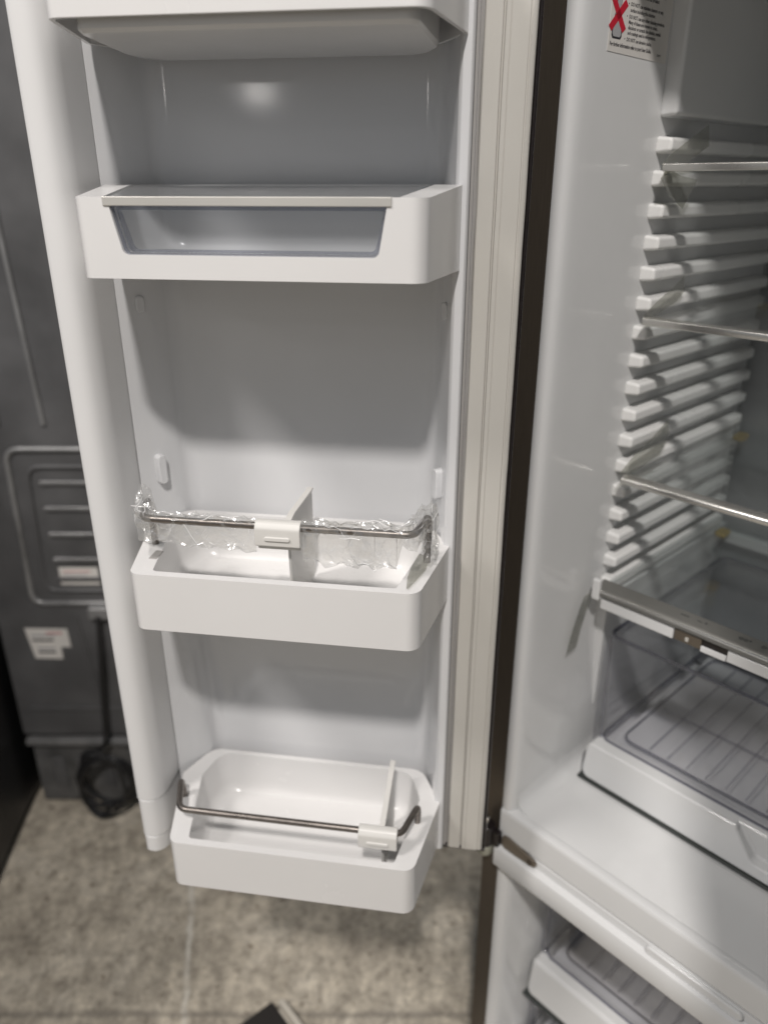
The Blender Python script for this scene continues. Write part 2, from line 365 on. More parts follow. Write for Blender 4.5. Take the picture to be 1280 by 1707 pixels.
obj('hinge_cap', MB().loft([[(x, y, z - 0.011), (x, y, z + 0.012), (x * 0.93 + 0.0195 * 0.07, y * 0.93 - 0.0175 * 0.07, z + 0.012), (x * 0.93 + 0.0195 * 0.07, y * 0.93 - 0.0175 * 0.07, z - 0.011)] for x, y, z in arc]), CHROME, hg, FR, bevel=0.0005)
obj('screw', MB().tube([(0.088, -0.0109, 0.632), (0.088, -0.0125, 0.632)], 0.0038, 16), BROWN, hg, FR, bevel=0.0006)
# freezer compartment
obj('freezer_wall', MB().prism([(0.0325, 0.0005), (0.034, -0.004), (0.040, -0.005), (0.046, -0.003), (0.050, 0.003), (0.053, 0.010), (0.053, 0.56), (0.0325, 0.56)], 0.07, 0.588), LINER2, fridge, FR, bevel=0.0006, seg=2, angle=50)
obj('freezer_wall', MB().prism([(0.7695, 0.0005), (0.768, -0.004), (0.762, -0.005), (0.756, -0.003), (0.752, 0.003), (0.749, 0.010), (0.749, 0.56), (0.7695, 0.56)], 0.07, 0.588), LINER2, fridge, FR, bevel=0.0006, seg=2, angle=50)
obj('freezer_floor', MB().box(0.0532, 0.7488, 0.001, 0.56, 0.07, 0.10), LINER2, fridge, FR, bevel=0.003)
obj('freezer_back', MB().box(0.0532, 0.7488, 0.5605, 0.5795, 0.07, 0.64), LINER2, fridge, FR)
obj('freezer_ceiling', MB().box(0.0345, 0.768, 0.0605, 0.56, 0.595, 0.6405), LINER2, fridge, FR)

# ---- left door (open): skin, liner, gasket, mullion
door = obj('door', MB().box(0.001, 0.432, -0.086, -0.0648, 0.703, 1.775), BROWN, fridge, DR, bevel=0.004)
obj('door_frame', MB().box(0.0008, 0.0472, -0.0646, -0.0064, 0.7045, 1.774), LINER, door, DR)
obj('door_frame', MB().box(0.0477, 0.3785, -0.0646, -0.0064, 0.7032, 0.7042), LINER, door, DR)
obj('liner_sill', MB().box(0.0485, 0.378, -0.0550, -0.001, 0.7046, 0.7125), LINER, door, DR, bevel=0.002)
door['label'] = 'left door swung open to show its white liner'
lin = [(0.0475, -0.0055), (0.0482, 0.0035), (0.0500, 0.0062), (0.0565, 0.0066), (0.0590, 0.0045), (0.0602, 0.0)]
lin += [(0.0660, -0.022), (0.0715, -0.040)]
lin += [(0.0738, -0.0465), (0.0775, -0.0515), (0.0830, -0.0545), (0.0900, -0.0559), (0.0940, -0.0560), (0.12, -0.0560), (0.21, -0.0560), (0.300, -0.0560), (0.3300, -0.0560), (0.3345, -0.0559), (0.3395, -0.0551), (0.3440, -0.0527), (0.3475, -0.0490), (0.3498, -0.0445), (0.3515, -0.0400)]
lin += [(0.3650, -0.020), (0.3785, 0.0)]
back = [(0.3785, -0.0645), (0.0475, -0.0645)]
door_liner = obj('door_liner', MB().prism(lin + back, 0.7045, 1.772), LINER, door, DR)
door_liner.modifiers.new('b', 'BEVEL').limit_method = 'ANGLE'; door_liner.modifiers['b'].width = 0.0008; door_liner.modifiers['b'].angle_limit = R(50); door_liner.modifiers['b'].harden_normals = True
# the mullion block on the free edge, with its end cap
def mull(s0=0.0, dx=0.0):
    return [(0.3793 + s0, -0.0645), (0.3793 + s0, 0.034), (0.3803 + s0, 0.042), (0.3832 + s0, 0.0485), (0.3880 + s0, 0.053), (0.3945, 0.0552), (0.4040 - s0, 0.0552),
            (0.4085 - s0, 0.0535), (0.4112 - s0, 0.0490), (0.4120 - s0, 0.0425), (0.4120 - s0, -0.0645)]
obj('mullion', MB().prism(mull(), 0.7785, 1.772), MULL, door, DR, bevel=0.0008, seg=2, angle=50)
obj('mullion_cap', MB().prism(mull(0.0012), 0.7215, 0.7778), MULL, door, DR, bevel=0.0012, seg=2, angle=50)
obj('mullion_foot', MB().prism(mull(0.0022), 0.6975, 0.7208), MULL, door, DR, bevel=0.0012, seg=2, angle=50)
# gasket on the hinge side and along the bottom
gp = [(0.0425, -0.0062), (0.0420, 0.0004), (0.0405, 0.0022), (0.0380, 0.0026),
      (0.0275, 0.0026), (0.0270, -0.0025), (0.0257, -0.0025), (0.0250, 0.0028), (0.0215, 0.0030), (0.0213, 0.0024), (0.0209, 0.0024), (0.0207, 0.0030), (0.0150, 0.0030), (0.0068, 0.0026), (0.0062, 0.0016), (0.0055, 0.0016), (0.0046, 0.0024), (0.0022, 0.0018), (0.0008, 0.0), (0.0005, -0.0062)]
def gz(k):
    z = 0.7065 + 1.0655 * k / 60
    d = 0.00045 * noise.noise((0, z * 9, 1)) + 0.0002 * noise.noise((0, z * 31, 5)); e = 0.0004 * noise.noise((3, z * 11, 2))
    return [(x + d, y + (e if y > -0.004 else 0), z) for x, y in gp]
obj('gasket', MB().loft([gz(k) for k in range(61)]), GASK, door, DR)
gm = [(p[0] * 0.9, p[1] + 0.0006) for p in gp]
obj('gasket_channel', MB().box(0.0427, 0.0446, -0.006, -0.0030, 0.708, 1.772).box(0.0449, 0.0473, -0.006, 0.0012, 0.708, 1.772), GASKD, door, DR)
gb = [(p[0] * 0.42 + 0.7065, p[1]) for p in gp]
obj('gasket', MB().loft([[(0.0482, y, z) for z, y in gb], [(0.378, y, z) for z, y in gb]]), GASK, door, DR)
obj('door_edge', MB().box(-0.0032, 0.0004, -0.084, -0.006, 0.7035, 1.7752), BLACK, door, DR, bevel=0.002)
obj('door_edge', MB().box(-0.0031, 0.4318, -0.0845, -0.0035, 0.6985, 0.7029), BLACK, door, DR, bevel=0.001)
# moulded lugs that carry the bins
def lug(u, wv, z0, z1, side):
    th = R(34) * side
    m = MB(); pr = rpoly([(-0.0055, z0), (0.0055, z0), (0.0055, z1), (-0.0055, z1)], 0.004, 4)
    def P(x, d, z): return (u + (x * math.sin(th)) - side * d * math.cos(th) * 1.0, wv + x * math.cos(th) + d * math.sin(abs(th)) * 1.0, z)
    m.loft([[P(x, -0.003, z) for x, z in pr], [P(x * 0.85, 0.0085 if z0 < 1.3 else 0.0035, z) for x, z in pr]])
    return obj('bin_lug', m, LINER, door, DR, bevel=0.0015)
for z0, z1 in ((1.156, 1.188), (1.334, 1.350)):
    lug(0.3655, -0.0205, z0, z1, 1); lug(0.0655, -0.0205, z0, z1, -1)
# ---- right door, half open beyond the right of the picture
hx, hy = 0.79, -0.004; dvx, dvy = -0.515, -0.857
RD = FR @ Matrix(((dvx, -dvy, 0, hx), (dvy, dvx, 0, hy), (0, 0, 1, 0), (0, 0, 0, 1)))   # x hinge->edge, y outwards? (checked below)
rdm = MB().box(0.004, 0.432, 0.010, 0.078, 0.703, 1.775)
rd = obj('door', rdm, BROWN, fridge, RD, bevel=0.004); rd['label'] = 'right door half open'
obj('door_liner', MB().box(0.05, 0.39, -0.02, 0.0095, 0.72, 1.76), LINER, rd, RD, bevel=0.01)
obj('gasket', MB().box(0.004, 0.046, -0.002, 0.0095, 0.7065, 1.772), GASK, rd, RD, bevel=0.002)
obj('mullion', MB().box(0.395, 0.43, -0.03, 0.0095, 0.71, 1.772), MULL, rd, RD, bevel=0.006)

# ------------------------------------------------------------------ door bins
OUT = [(0.0735, 0.110), (0.3455, 0.110), (0.3715, 0.0045), (0.3500, -0.0445), (0.0795, -0.0445), (0.0535, 0.0075)]
ORAD = [0.014, 0.012, 0.003, 0.022, 0.022, 0.003]
INN = [(0.0945, 0.1015), (0.3260, 0.1015), (0.3470, 0.004), (0.3360, -0.0385), (0.0940, -0.0385), (0.0765, 0.004)]
IRAD = [0.004, 0.005, 0.02, 0.022, 0.022, 0.02]
FLO = [(0.1010, 0.0960), (0.3190, 0.0960), (0.3330, 0.004), (0.3230, -0.0300), (0.1060, -0.0300), (0.0900, 0.004)]
FRAD = [0.010, 0.010, 0.02, 0.018, 0.018, 0.02]
def bin_shell(z0, z1, fl_t=0.010, n=6):
    ro = rpoly(OUT, ORAD, n); ri = rpoly(INN, IRAD, n); rf = rpoly(FLO, FRAD, n)
    zf = z0 + fl_t
    def mixr(A, B, t): return [(p[0] * (1 - t) + q[0] * t, p[1] * (1 - t) + q[1] * t) for p, q in zip(A, B)]
    rings = [[(x, y, z0) for x, y in ro], [(x, y, z1) for x, y in ro], [(x, y, z1) for x, y in ri]]
    for t, zz in ((0.28, zf + 0.014), (0.40, zf + 0.008), (0.62, zf + 0.003), (1.0, zf)):
        rings.append([(x, y, zz) for x, y in mixr(ri, rf, t)])
    return MB().loft(rings)
def bin_thing(label, z): return thing('door_bin', label, 'door bin', DR, (0.21, 0.03, z), 'white bins hung on the open door')

# topmost bin (only its lower part is in the picture)
b1 = bin_thing('topmost white door bin with a bulging base, cut off by the top of the picture', 1.5575)
ro = rpoly(OUT, ORAD, 6); ri = rpoly(INN, IRAD, 6)
bul2 = rpoly([(0.084, 0.1005), (0.327, 0.1005), (0.337, 0.004), (0.329, -0.034), (0.092, -0.034), (0.078, 0.004)], [0.010, 0.010, 0.02, 0.026, 0.026, 0.02], 6)
bul = rpoly([(0.082, 0.1025), (0.329, 0.1025), (0.341, 0.004), (0.333, -0.037), (0.090, -0.037), (0.076, 0.004)], [0.010, 0.010, 0.02, 0.026, 0.026, 0.02], 6)
shi = rpoly([(0.0765, 0.1065), (0.3425, 0.1065), (0.3680, 0.0035), (0.3470, -0.0415), (0.0825, -0.0415), (0.0570, 0.0065)], ORAD, 6)
m = MB().loft([[(x, y, 1.5492) for x, y in bul2], [(x, y, 1.5520) for x, y in bul], [(x, y, 1.580) for x, y in bul], [(x, y, 1.580) for x, y in shi],
               [(x, y, 1.5575) for x, y in shi], [(x, y, 1.5575) for x, y in ro], [(x, y, 1.640) for x, y in ro], [(x, y, 1.640) for x, y in ri], [(x, y, 1.586) for x, y in ri]])
obj('bin_body', m, WHITE, b1, DR, bevel=0.0009)

# second bin with a clear window under a champagne trim
b2 = bin_thing('upper white door bin with a clear front window under a beige metal trim', 1.381)
cut = [(0.1085, 1.399), (0.3095, 1.399), (0.3225, 1.46), (0.0975, 1.46)]
cr_ = rpoly(cut, [0.005, 0.005, 0.001, 0.001], 5)
cm = MB().loft([[(x, 0.080, z) for x, z in cr_], [(x, 0.13, z) for x, z in cr_]])
sh2 = bin_shell(1.381, 1.441)
sh2.v = [(x, y, z + (0.0085 * min(1, max(0, (0.1 - y) / 0.095)) if z > 1.44 else 0)) for x, y, z in sh2.v]
me = boolean(sh2, [cm]); me.materials.clear(); me.materials.append(WHITE)
obj('bin_body', None, None, b2, DR, bevel=0.0014, mesh=me)
lidp = rpoly([(0.0960, 0.0995), (0.3245, 0.0995), (0.3455, 0.004), (0.3345, -0.037), (0.0955, -0.037), (0.0780, 0.004)], [0.003, 0.003, 0.01, 0.02, 0.02, 0.01], 4)
def lz(y): return 1.4385 + 0.0085 * min(1, max(0, (0.1 - y) / 0.095))
obj('shading_panel', MB().loft([[(x, y, lz(y)) for x, y in lidp], [(x, y, lz(y) + 0.0015) for x, y in lidp]]), SMOKE, b2, DR, smooth=False)  # cover added to shade the inside of this bin
wr_ = rpoly([(0.1090, 1.3995), (0.3090, 1.3995), (0.3169, 1.4345), (0.1023, 1.4345)], [0.005, 0.005, 0.001, 0.001], 5)
def inset(poly, d):
    cx = sum(p[0] for p in poly) / len(poly); cz = sum(p[1] for p in poly) / len(poly)
    return [(p[0] + (d if p[0] < cx else -d), p[1] + (d if p[1] < cz else -d)) for p in poly]
wpan = obj('window', MB().loft([[(x, 0.1020, z) for x, z in wr_], [(x, 0.1045, z) for x, z in wr_]]), WINDOW, b2, DR)
wi_ = inset(wr_, 0.0012); wj_ = inset(wr_, 0.0030)
for A_, B_, y0_, y1_ in ((wr_, wi_, 0.1046, 0.1080), (wi_, wj_, 0.0960, 0.1018)):
    obj('window_edge', MB().loft([[(x, y0_, z) for x, z in A_], [(x, y1_, z) for x, z in A_], [(x, y1_, z) for x, z in B_], [(x, y0_, z) for x, z in B_], [(x, y0_, z) for x, z in A_]], False, False), WINEDGE, wpan, DR)
obj('trim', MB().box(0.0985, 0.3215, 0.1000, 0.1112, 1.4347, 1.4413), TRIM, b2, DR, bevel=0.0006)

def rail(parent, z, wf, wb, z_leg, uL, uR, uLb, uRb, r=0.0036):
    p = fillet([(uLb - 0.001, wb - 0.002, z_leg), (uLb, wb, z), (uL, wf, z - 0.001), (uR, wf, z - 0.001), (uRb, wb, z), (uRb + 0.001, wb - 0.002, z_leg)], 0.010, 6)
    return obj('rail', MB().tube(p, r, 16), ROD, parent, DR, bevel=0.0)

def divider(label, uc, wf, z, z_top, z_floor, wr, uf):
    t = thing('bin_divider', label, 'divider', DR, (uc, wf, z_floor), 'dividers clipped on the rails of the door bins')
    hw = 0.0212
    prof = rpoly([(wf - 0.0055, z - 0.010), (wf - 0.0055, z + 0.0065), (wf + 0.0045, z + 0.0065), (wf + 0.0085, z + 0.001), (wf + 0.0088, z - 0.0165), (wf + 0.004, z - 0.0165), (wf + 0.004, z - 0.010)], [0.003, 0.004, 0.005, 0.005, 0.0015, 0.001, 0.001], 5)
    c = obj('clip', MB().prism([(p[0], p[1]) for p in prof], uc - hw, uc + hw, 'x'), CLIPM, t, DR, bevel=0.0014, angle=50)
    pp = rpoly([(uc - 0.012, z - 0.0105), (uc + 0.012, z - 0.0105), (uc + 0.012, z - 0.0065), (uc - 0.012, z - 0.0065)], 0.002, 5)
    obj('grip_ridge', MB().loft([[(x, wf + 0.0080, q) for x, q in pp], [(x, wf + 0.0102, q) for x, q in pp]]), CLIPM, c, DR, bevel=0.0008, angle=60)
    obj('clip_lip', MB().box(uc - hw * 0.96, uc + hw * 0.96, wf - 0.004, wf + 0.0036, z - 0.0215, z - 0.0105), CLIPM, c, DR, bevel=0.0015)
    f = MB().loft([[(uf + d, y, q) for y, q in [(wf - 0.005, z - 0.008), (wf - 0.005, z + 0.004), (wf - 0.02, z + 0.0055), (wr + 0.012, z_top - 0.001), (wr + 0.004, z_top), (wr, z_top - 0.005), (wr, z_floor + 0.004), (wr + 0.006, z_floor), (wf - 0.014, z_floor), (wf - 0.010, z_floor + 0.006)]] for d in (-0.0014, 0.0014)])
    obj('fin', f, CLIPM, t, DR, bevel=0.0009)
    fl_ = MB().loft([[(uf + dx, y, q) for dx, q in ((-0.0032, z_ - 0.0022), (0.0032, z_ - 0.0022), (0.0032, z_ + 0.0006), (-0.0032, z_ + 0.0006))] for y, z_ in ((wf - 0.005, z + 0.004), (wf - 0.02, z + 0.006), (wr + 0.012, z_top - 0.0004), (wr + 0.002, z_top))])
    obj('fin_flange', fl_, CLIPM, t, DR, bevel=0.0008)
    return t

b3 = bin_thing('middle white door bin whose metal rail is still wrapped in film', 1.055)
obj('bin_body', bin_shell(1.055, 1.115), WHITE, b3, DR, bevel=0.0022)
obj('rail_socket', MB().box(0.3325, 0.3405, 0.060, 0.078, 1.1140, 1.1156), GASKD, b3, DR, bevel=0.0005)
rail(b3, 1.1645, 0.090, 0.046, 1.110, 0.3345, 0.0800, 0.3490, 0.0712)
divider('pale divider clip with upright fin at the centre of the film wrapped rail', 0.2035, 0.090, 1.1635, 1.1670, 1.0670, -0.004, 0.1968)
b4 = bin_thing('lowest white door bin with a bare metal rail, just above the floor', 0.715)
obj('bin_body', bin_shell(0.715, 0.779), WHITE, b4, DR, bevel=0.0022)
rail(b4, 0.8055, 0.086, 0.042, 0.775, 0.3405, 0.0890, 0.3560, 0.0752)
divider('pale divider clip with upright fin at the right end of the lowest rail', 0.1140, 0.086, 0.8045, 0.8235, 0.7270, -0.008, 0.1105)

# ---- crumpled film round the rail of the middle bin
def film_tube(path, rad, sag, n=16, seed=0, jit=0.35):
    rng = random.Random(seed); rings = []; P = [Vector(p) for p in path]; nrm = Vector((0, 0, 1))
    for i, p in enumerate(P):
        t = (P[min(i + 1, len(P) - 1)] - P[max(i - 1, 0)]).normalized()
        nn = (nrm - t * nrm.dot(t)); nn = nn.normalized() if nn.length > 0.05 else Vector((1, 0, 0)); bi = t.cross(nn)
        rr = rad[i]; ring = []
        for k in range(n):
            th = 2 * math.pi * k / n
            c, s_ = math.cos(th), math.sin(th)
            q = Vector((i * 0.9, k * 1.3, seed * 3.1))
            f = 1 + jit * noise.noise(q) * 1.6 + jit * 0.6 * (rng.random() - 0.5)
            d = nn * c * rr * f + bi * s_ * rr * f * 0.55
            if c < 0: d += Vector((0, 0, c * sag[i]))
            ring.append(p + d + Vector((0, 0.002 * (rng.random() - 0.5), 0.002 * (rng.random() - 0.5))))
        rings.append(ring)
    return MB().loft(rings, False, False)
def resample(path, step):
    P = [Vector(p) for p in path]; out = [P[0]]
    for a_, b_ in zip(P, P[1:]):
        n = max(1, int((b_ - a_).length / step))
        out += [a_.lerp(b_, (k + 1) / n) for k in range(n)]
    return out
def creases(tube, n_ring, rings, count, seed):
    # folded ridges of the film, running across its facets
    rng = random.Random(seed); mb = MB()
    for _ in range(count):
        i = rng.randrange(0, rings - 1); k = rng.randrange(n_ring); di = rng.choice((1, 1, 1, 0, -1)); dk = rng.choice((0, 1, -1, 1))
        pts = []
        for st in range(rng.randrange(2, 6)):
            if not 0 <= i < rings: break
            q = Vector(tube.v[i * n_ring + k % n_ring])
            if not pts or (q - pts[-1]).length > 1e-4: pts.append(q)
            i += di; k += dk if rng.random() < 0.7 else 0
            if di == 0: k += 1
        if len(pts) >= 2:
            rad = [0.0002 + 0.00032 * rng.random()] * len(pts); rad[0] = rad[-1] = 0.00004
            mb.tube(pts, rad, 4, False)
    return mb
ft = thing('film_wrap', 'crumpled clear film wrapped around the rail of the middle door bin', 'plastic film', DR, (0.21, 0.09, 1.13))
zr = 1.1645
def hump(t, a_, b_): return max(0.0, math.sin(math.pi * min(1, max(0, (t - a_) / (b_ - a_)))))
pL = resample([(0.353, 0.040, 1.120), (0.352, 0.044, 1.148), (0.349, 0.052, zr + 0.003), (0.336, 0.088, zr), (0.318, 0.090, zr), (0.226, 0.090, zr)], 0.005)
nL = len(pL); rL = []; sL = []
for i, p in enumerate(pL):
    u_ = i / (nL - 1)
    rL.append(0.0125 + 0.0035 * noise.noise((i * 0.5, 2, 1)) if u_ < 0.48 else 0.0062 + 0.002 * noise.noise((i * 0.6, 5, 1)))
    sL.append(0.004 if u_ < 0.4 else 0.012 + 0.010 * hump(u_, 0.4, 1.3) + 0.004 * noise.noise((i * 0.35, 7, 2)))
tL = film_tube(pL, rL, sL, 18, 3, 0.40)
fo = obj('film', tL, FILM, ft, DR, smooth=False); obj('crease', creases(tL, 18, nL, 75, 5), CREASE, fo, DR)
pR = resample([(0.182, 0.090, zr), (0.096, 0.090, zr), (0.080, 0.088, zr), (0.071, 0.05, zr + 0.003), (0.070, 0.044, 1.150), (0.070, 0.042, 1.118)], 0.005)
nR = len(pR); rR = []; sR = []
for i, p in enumerate(pR):
    u_ = i / (nR - 1)
    rR.append(0.0075 + 0.003 * noise.noise((i * 0.6, 1, 8)) + 0.002 * hump(u_, 0.2, 0.5) if u_ < 0.52 else 0.0125 + 0.0035 * noise.noise((i * 0.5, 4, 3)))
    sR.append(0.027 + 0.005 * noise.noise((i * 0.3, 3, 3)) if u_ < 0.50 else 0.003)
tail = MB()
tail.loft([[(0.0690, 0.048, 1.1225), (0.0800, 0.044, 1.1230), (0.0800, 0.0442, 1.1232), (0.0690, 0.0482, 1.1227)], [(0.0715, 0.066, 1.1175), (0.0850, 0.063, 1.1190), (0.0850, 0.0632, 1.1192), (0.0715, 0.0662, 1.1177)], [(0.0770, 0.084, 1.1172), (0.0865, 0.083, 1.1176), (0.0865, 0.0832, 1.1178), (0.0770, 0.0842, 1.1174)], [(0.0835, 0.1035, 1.1168), (0.0850, 0.1035, 1.1169), (0.0850, 0.1037, 1.1171), (0.0835, 0.1037, 1.1170)]])
obj('film_tail', tail, TAPE, ft, DR)
tR = film_tube(pR, rR, sR, 18, 9, 0.40)
fo = obj('film', tR, FILM, ft, DR, smooth=False); obj('crease', creases(tR, 18, nR, 95, 6), CREASE, fo, DR)

# ------------------------------------------------------------------ glass shelves
def shelf(label, z, s0, tr_h, tr_mat, round_=False):
    t = thing('glass_shelf', label, 'shelf', FR, (0.40, 0.30, z - 0.006), 'glass shelves resting on the wall ribs')
    obj('glass_pane', MB().box(0.0695, 0.7325, s0 + 0.0185, 0.470, z - 0.0050, z), GLASS, t, FR)
    if round_:
        pr = rpoly([(s0, z - tr_h), (s0 + 0.019, z - tr_h), (s0 + 0.019, z + 0.001), (s0, z + 0.001)], 0.0045, 5)
    else: pr = rpoly([(s0, z - tr_h), (s0 + 0.018, z - tr_h), (s0 + 0.018, z + 0.001), (s0, z + 0.001)], 0.0012, 3)
    obj('front_trim', MB().prism(pr, 0.0700, 0.7320, 'x'), tr_mat, t, FR)
    return t
shelf('top glass shelf with a pale metal front strip, above the others', 1.4680, 0.1315, 0.0062, SILV)
shelf('middle glass shelf with a pale metal front strip, below the top one', 1.3145, 0.1315, 0.0066, SILV)
shelf('third glass shelf from the top, with a rounded silver front strip', 1.1300, 0.1290, 0.0085, SILV, True)
# lid shelf over the crisper
t = thing('cover_shelf', 'glass lid shelf with wide grey front band and sliding vent, over the clear crisper drawer', 'shelf', FR, (0.40, 0.30, 0.97))
obj('glass_pane', MB().box(0.0695, 0.7325, 0.1345, 0.47, 0.9855, 0.9900), GLASS, t, FR)
pr = [(0.112, 0.9765), (0.1095, 0.9800), (0.1105, 0.9845), (0.1130, 0.9868), (0.1160, 0.9878), (0.1330, 0.9910), (0.1342, 0.9900), (0.1342, 0.9765)]
lb = obj('front_band', MB().prism(pr, 0.0640, 0.7360, 'x'), DTRIM, t, FR, bevel=0.0006, seg=2, angle=40)
obj('bright_edge', MB().tube([(0.0645, 0.1106, 0.9842), (0.7355, 0.1106, 0.9842)], 0.0017, 8), SILV, lb, FR)
sk = MB(); sk.box(0.0730, 0.1700, 0.1135, 0.1180, 0.9600, 0.9740)
fas = obj('fascia', sk, LINER2, t, FR, bevel=0.0012)
obj('fascia', MB().box(0.2340, 0.2900, 0.1135, 0.1180, 0.9600, 0.9740), LINER2, t, FR, bevel=0.0012)
obj('fascia', MB().box(0.2915, 0.7280, 0.1140, 0.1180, 0.9600, 0.9740), LINER2, t, FR, bevel=0.0012)
obj('vent_slot', MB().box(0.1705, 0.2335, 0.1165, 0.1185, 0.9600, 0.9755), BLACK, t, FR)
vsl = obj('vent_slider', MB().box(0.1710, 0.2035, 0.1148, 0.1162, 0.9605, 0.9735), HINGEM, t, FR, bevel=0.0006)
obj('slider_knob', MB().box(0.1850, 0.1890, 0.1130, 0.1147, 0.9640, 0.9690), TRIM, vsl, FR, bevel=0.0006)
obj('vent_slider', MB().box(0.2040, 0.2335, 0.1130, 0.1160, 0.9595, 0.9665), LINER2, t, FR, bevel=0.0008)
obj('end_bracket', MB().box(0.0620, 0.0725, 0.1075, 0.1145, 0.972, 1.000), LINER2, t, FR, bevel=0.002)
# printed marks on the band: small humidity symbols (plain drops and waves)
sl = math.atan2(0.0032, 0.017)
for k, (r_, s_) in enumerate(((0.176, '\u2022\u2022\u2022'), (0.197, '~ \u2022'), (0.246, 'oo\u2022'), (0.272, 'o~o'))):
    M = FR @ Matrix.Translation((r_, 0.1210, 0.9896)) @ Matrix.Rotation(sl, 4, 'X')
    text('humidity_mark', s_, 0.010, DGREY, lb, M, 'CENTER')

# ------------------------------------------------------------------ drawers
def drawer(name, label, r0, s0, zb, zt_base, z_top, rw, depth, scoop=None):
    t = thing(name, label, 'drawer', FR, ((r0 + rw) / 2, s0 + depth / 2, zb))
    base = rpoly([(r0, zb), (rw, zb), (rw, zt_base), (r0, zt_base)], [0.012, 0.012, 0.008, 0.008], 5)
    mb = MB().loft([[(x, s0 - 0.009 + (0.010 * (z - zb) / (zt_base - zb)), z) for x, z in base], [(x, s0 + 0.030, z) for x, z in base]])
    if scoop:
        nz_ = rpoly([(scoop, zt_base + 0.01), (scoop + 0.006, zt_base - 0.006), (scoop + 0.030, zb + 0.016), (scoop + 0.150, zb + 0.016), (scoop + 0.174, zt_base - 0.006), (scoop + 0.18, zt_base + 0.01)], [0.001, 0.01, 0.012, 0.012, 0.01, 0.001], 4)
        cm_ = MB().loft([[(x, s0 - 0.03, z) for x, z in nz_], [(x, s0 + 0.010, z) for x, z in nz_]])
        me_ = boolean(mb, [cm_]); me_.materials.clear(); me_.materials.append(LINER2)
        obj('drawer_front', None, None, t, FR, bevel=0.006, seg=4, mesh=me_, angle=40)
    else: obj('drawer_front', mb, LINER2, t, FR, bevel=0.006, seg=4, angle=40)
    obj('shadow_strip', MB().box(r0 - 0.0035, rw + 0.003, s0 - 0.0115, s0 + 0.028, zb - 0.0055, zb - 0.0004), DGREY, t, FR, bevel=0.003)  # dark bar painting in the shadow gap under the drawer front
    # clear tray
    zf = zt_base - 0.004; x0, x1, y0, y1 = r0 + 0.006, rw - 0.006, s0 + 0.021, s0 + depth
    def rr(d, dd=0.0): return rpoly([(x0 + d, y0 + d + dd), (x1 - d, y0 + d + dd), (x1 - d, y1 - d), (x0 + d, y1 - d)], 0.016, 5)
    lean = 0.010
    rings = [[(x, y, zf + 0.002) for x, y in rr(0.0)], [(x, y - lean * 0, z_top) for x, y in rr(-0.004)]]
    tr = obj('clear_tray', MB().loft(rings, True, False), TRAY, t, FR)
    rim = rr(-0.004)
    obj('tray_rim', MB().tube([(x, y, z_top) for x, y in rim] + [(rim[0][0], rim[0][1], z_top)], 0.0026, 8), TRAYD, tr, FR)
    lo = rr(0.0)
    obj('tray_edge', MB().tube([(x, y, zf + 0.004) for x, y in lo] + [(lo[0][0], lo[0][1], zf + 0.004)], 0.0022, 8), TRAYD, tr, FR)
    lo2 = rr(0.022)
    obj('tray_edge', MB().tube([(x, y, zf + 0.003) for x, y in lo2] + [(lo2[0][0], lo2[0][1], zf + 0.003)], 0.0016, 8), TRAYD, tr, FR)
    obj('corner_post', MB().tube([(x0 + 0.001, y0 + 0.001, zf + 0.006), (x0 - 0.002, y0 - 0.002, z_top - 0.003)], 0.0028, 8), TRAYR, tr, FR)
    # inner floor plate with raised ribs
    obj('tray_floor', MB().box(x0 + 0.01, x1 - 0.01, s0 + 0.0305, y1 - 0.01, zf - 0.010, zf - 0.006), LINER2, t, FR)
    k = 0; x = x0 + 0.060
    while x < x1 - 0.03:
        obj('floor_rib', MB().box(x, x + 0.0028, y0 + 0.028, y1 - 0.03, zf + 0.0025, zf + 0.0055), TRAYR, tr, FR, bevel=0.0008, seg=1)
        x += 0.026
    for yb in (0.35,):
        obj('cross_rib', MB().box(x0 + 0.03, x1 - 0.03, y0 + depth * yb, y0 + depth * yb + 0.004, zf + 0.0026, zf + 0.0045), TRAYR, tr, FR)
    return t
drawer('vegetable_drawer', 'clear crisper drawer with white front base on the compartment floor', 0.0725, 0.128, 0.690, 0.741, 0.908, 0.728, 0.345, 0.276)
drawer('freezer_drawer', 'clear freezer drawer with white front base below the divider beam', 0.0640, 0.062, 0.290, 0.357, 0.545, 0.737, 0.44)
drawer('freezer_drawer', 'lower freezer drawer mostly hidden at the bottom edge of the picture', 0.0590, 0.055, 0.108, 0.180, 0.270, 0.742, 0.44)

# ------------------------------------------------------------------ packing leftovers
def strip(name, label, pts, wvec, m=TAPE, group='strips of packing tape on the shelves'):
    """bent strip of film: centre points and half-width vectors, 0.2 mm thick"""
    mb = MB(); rings = []
    for p, wv in zip(pts, wvec):
        p = Vector(p); wv = Vector(wv); n = Vector((0.0002, 0, 0))
        rings.append([p - wv - n, p + wv - n, p + wv + n, p - wv + n])
    mb.loft(rings); o = obj(name, mb, m, None, FR)
    return tag(o, label, 'tape', group)
strip('tape_strip', 'clear tape strip curling off the left end of the top shelf', [(0.0705, 0.133, 1.463), (0.0715, 0.145, 1.470), (0.074, 0.175, 1.482), (0.078, 0.205, 1.497)], [(0, 0.003, -0.006), (0, 0.004, -0.007), (0, 0.005, -0.009), (0, 0.004, -0.010)])
strip('tape_strip', 'clear tape flap hanging under the left end of the top shelf', [(0.0705, 0.136, 1.460), (0.074, 0.155, 1.448), (0.079, 0.180, 1.440)], [(0, 0.006, 0.005), (0, 0.008, 0.010), (0, 0.012, 0.014)])
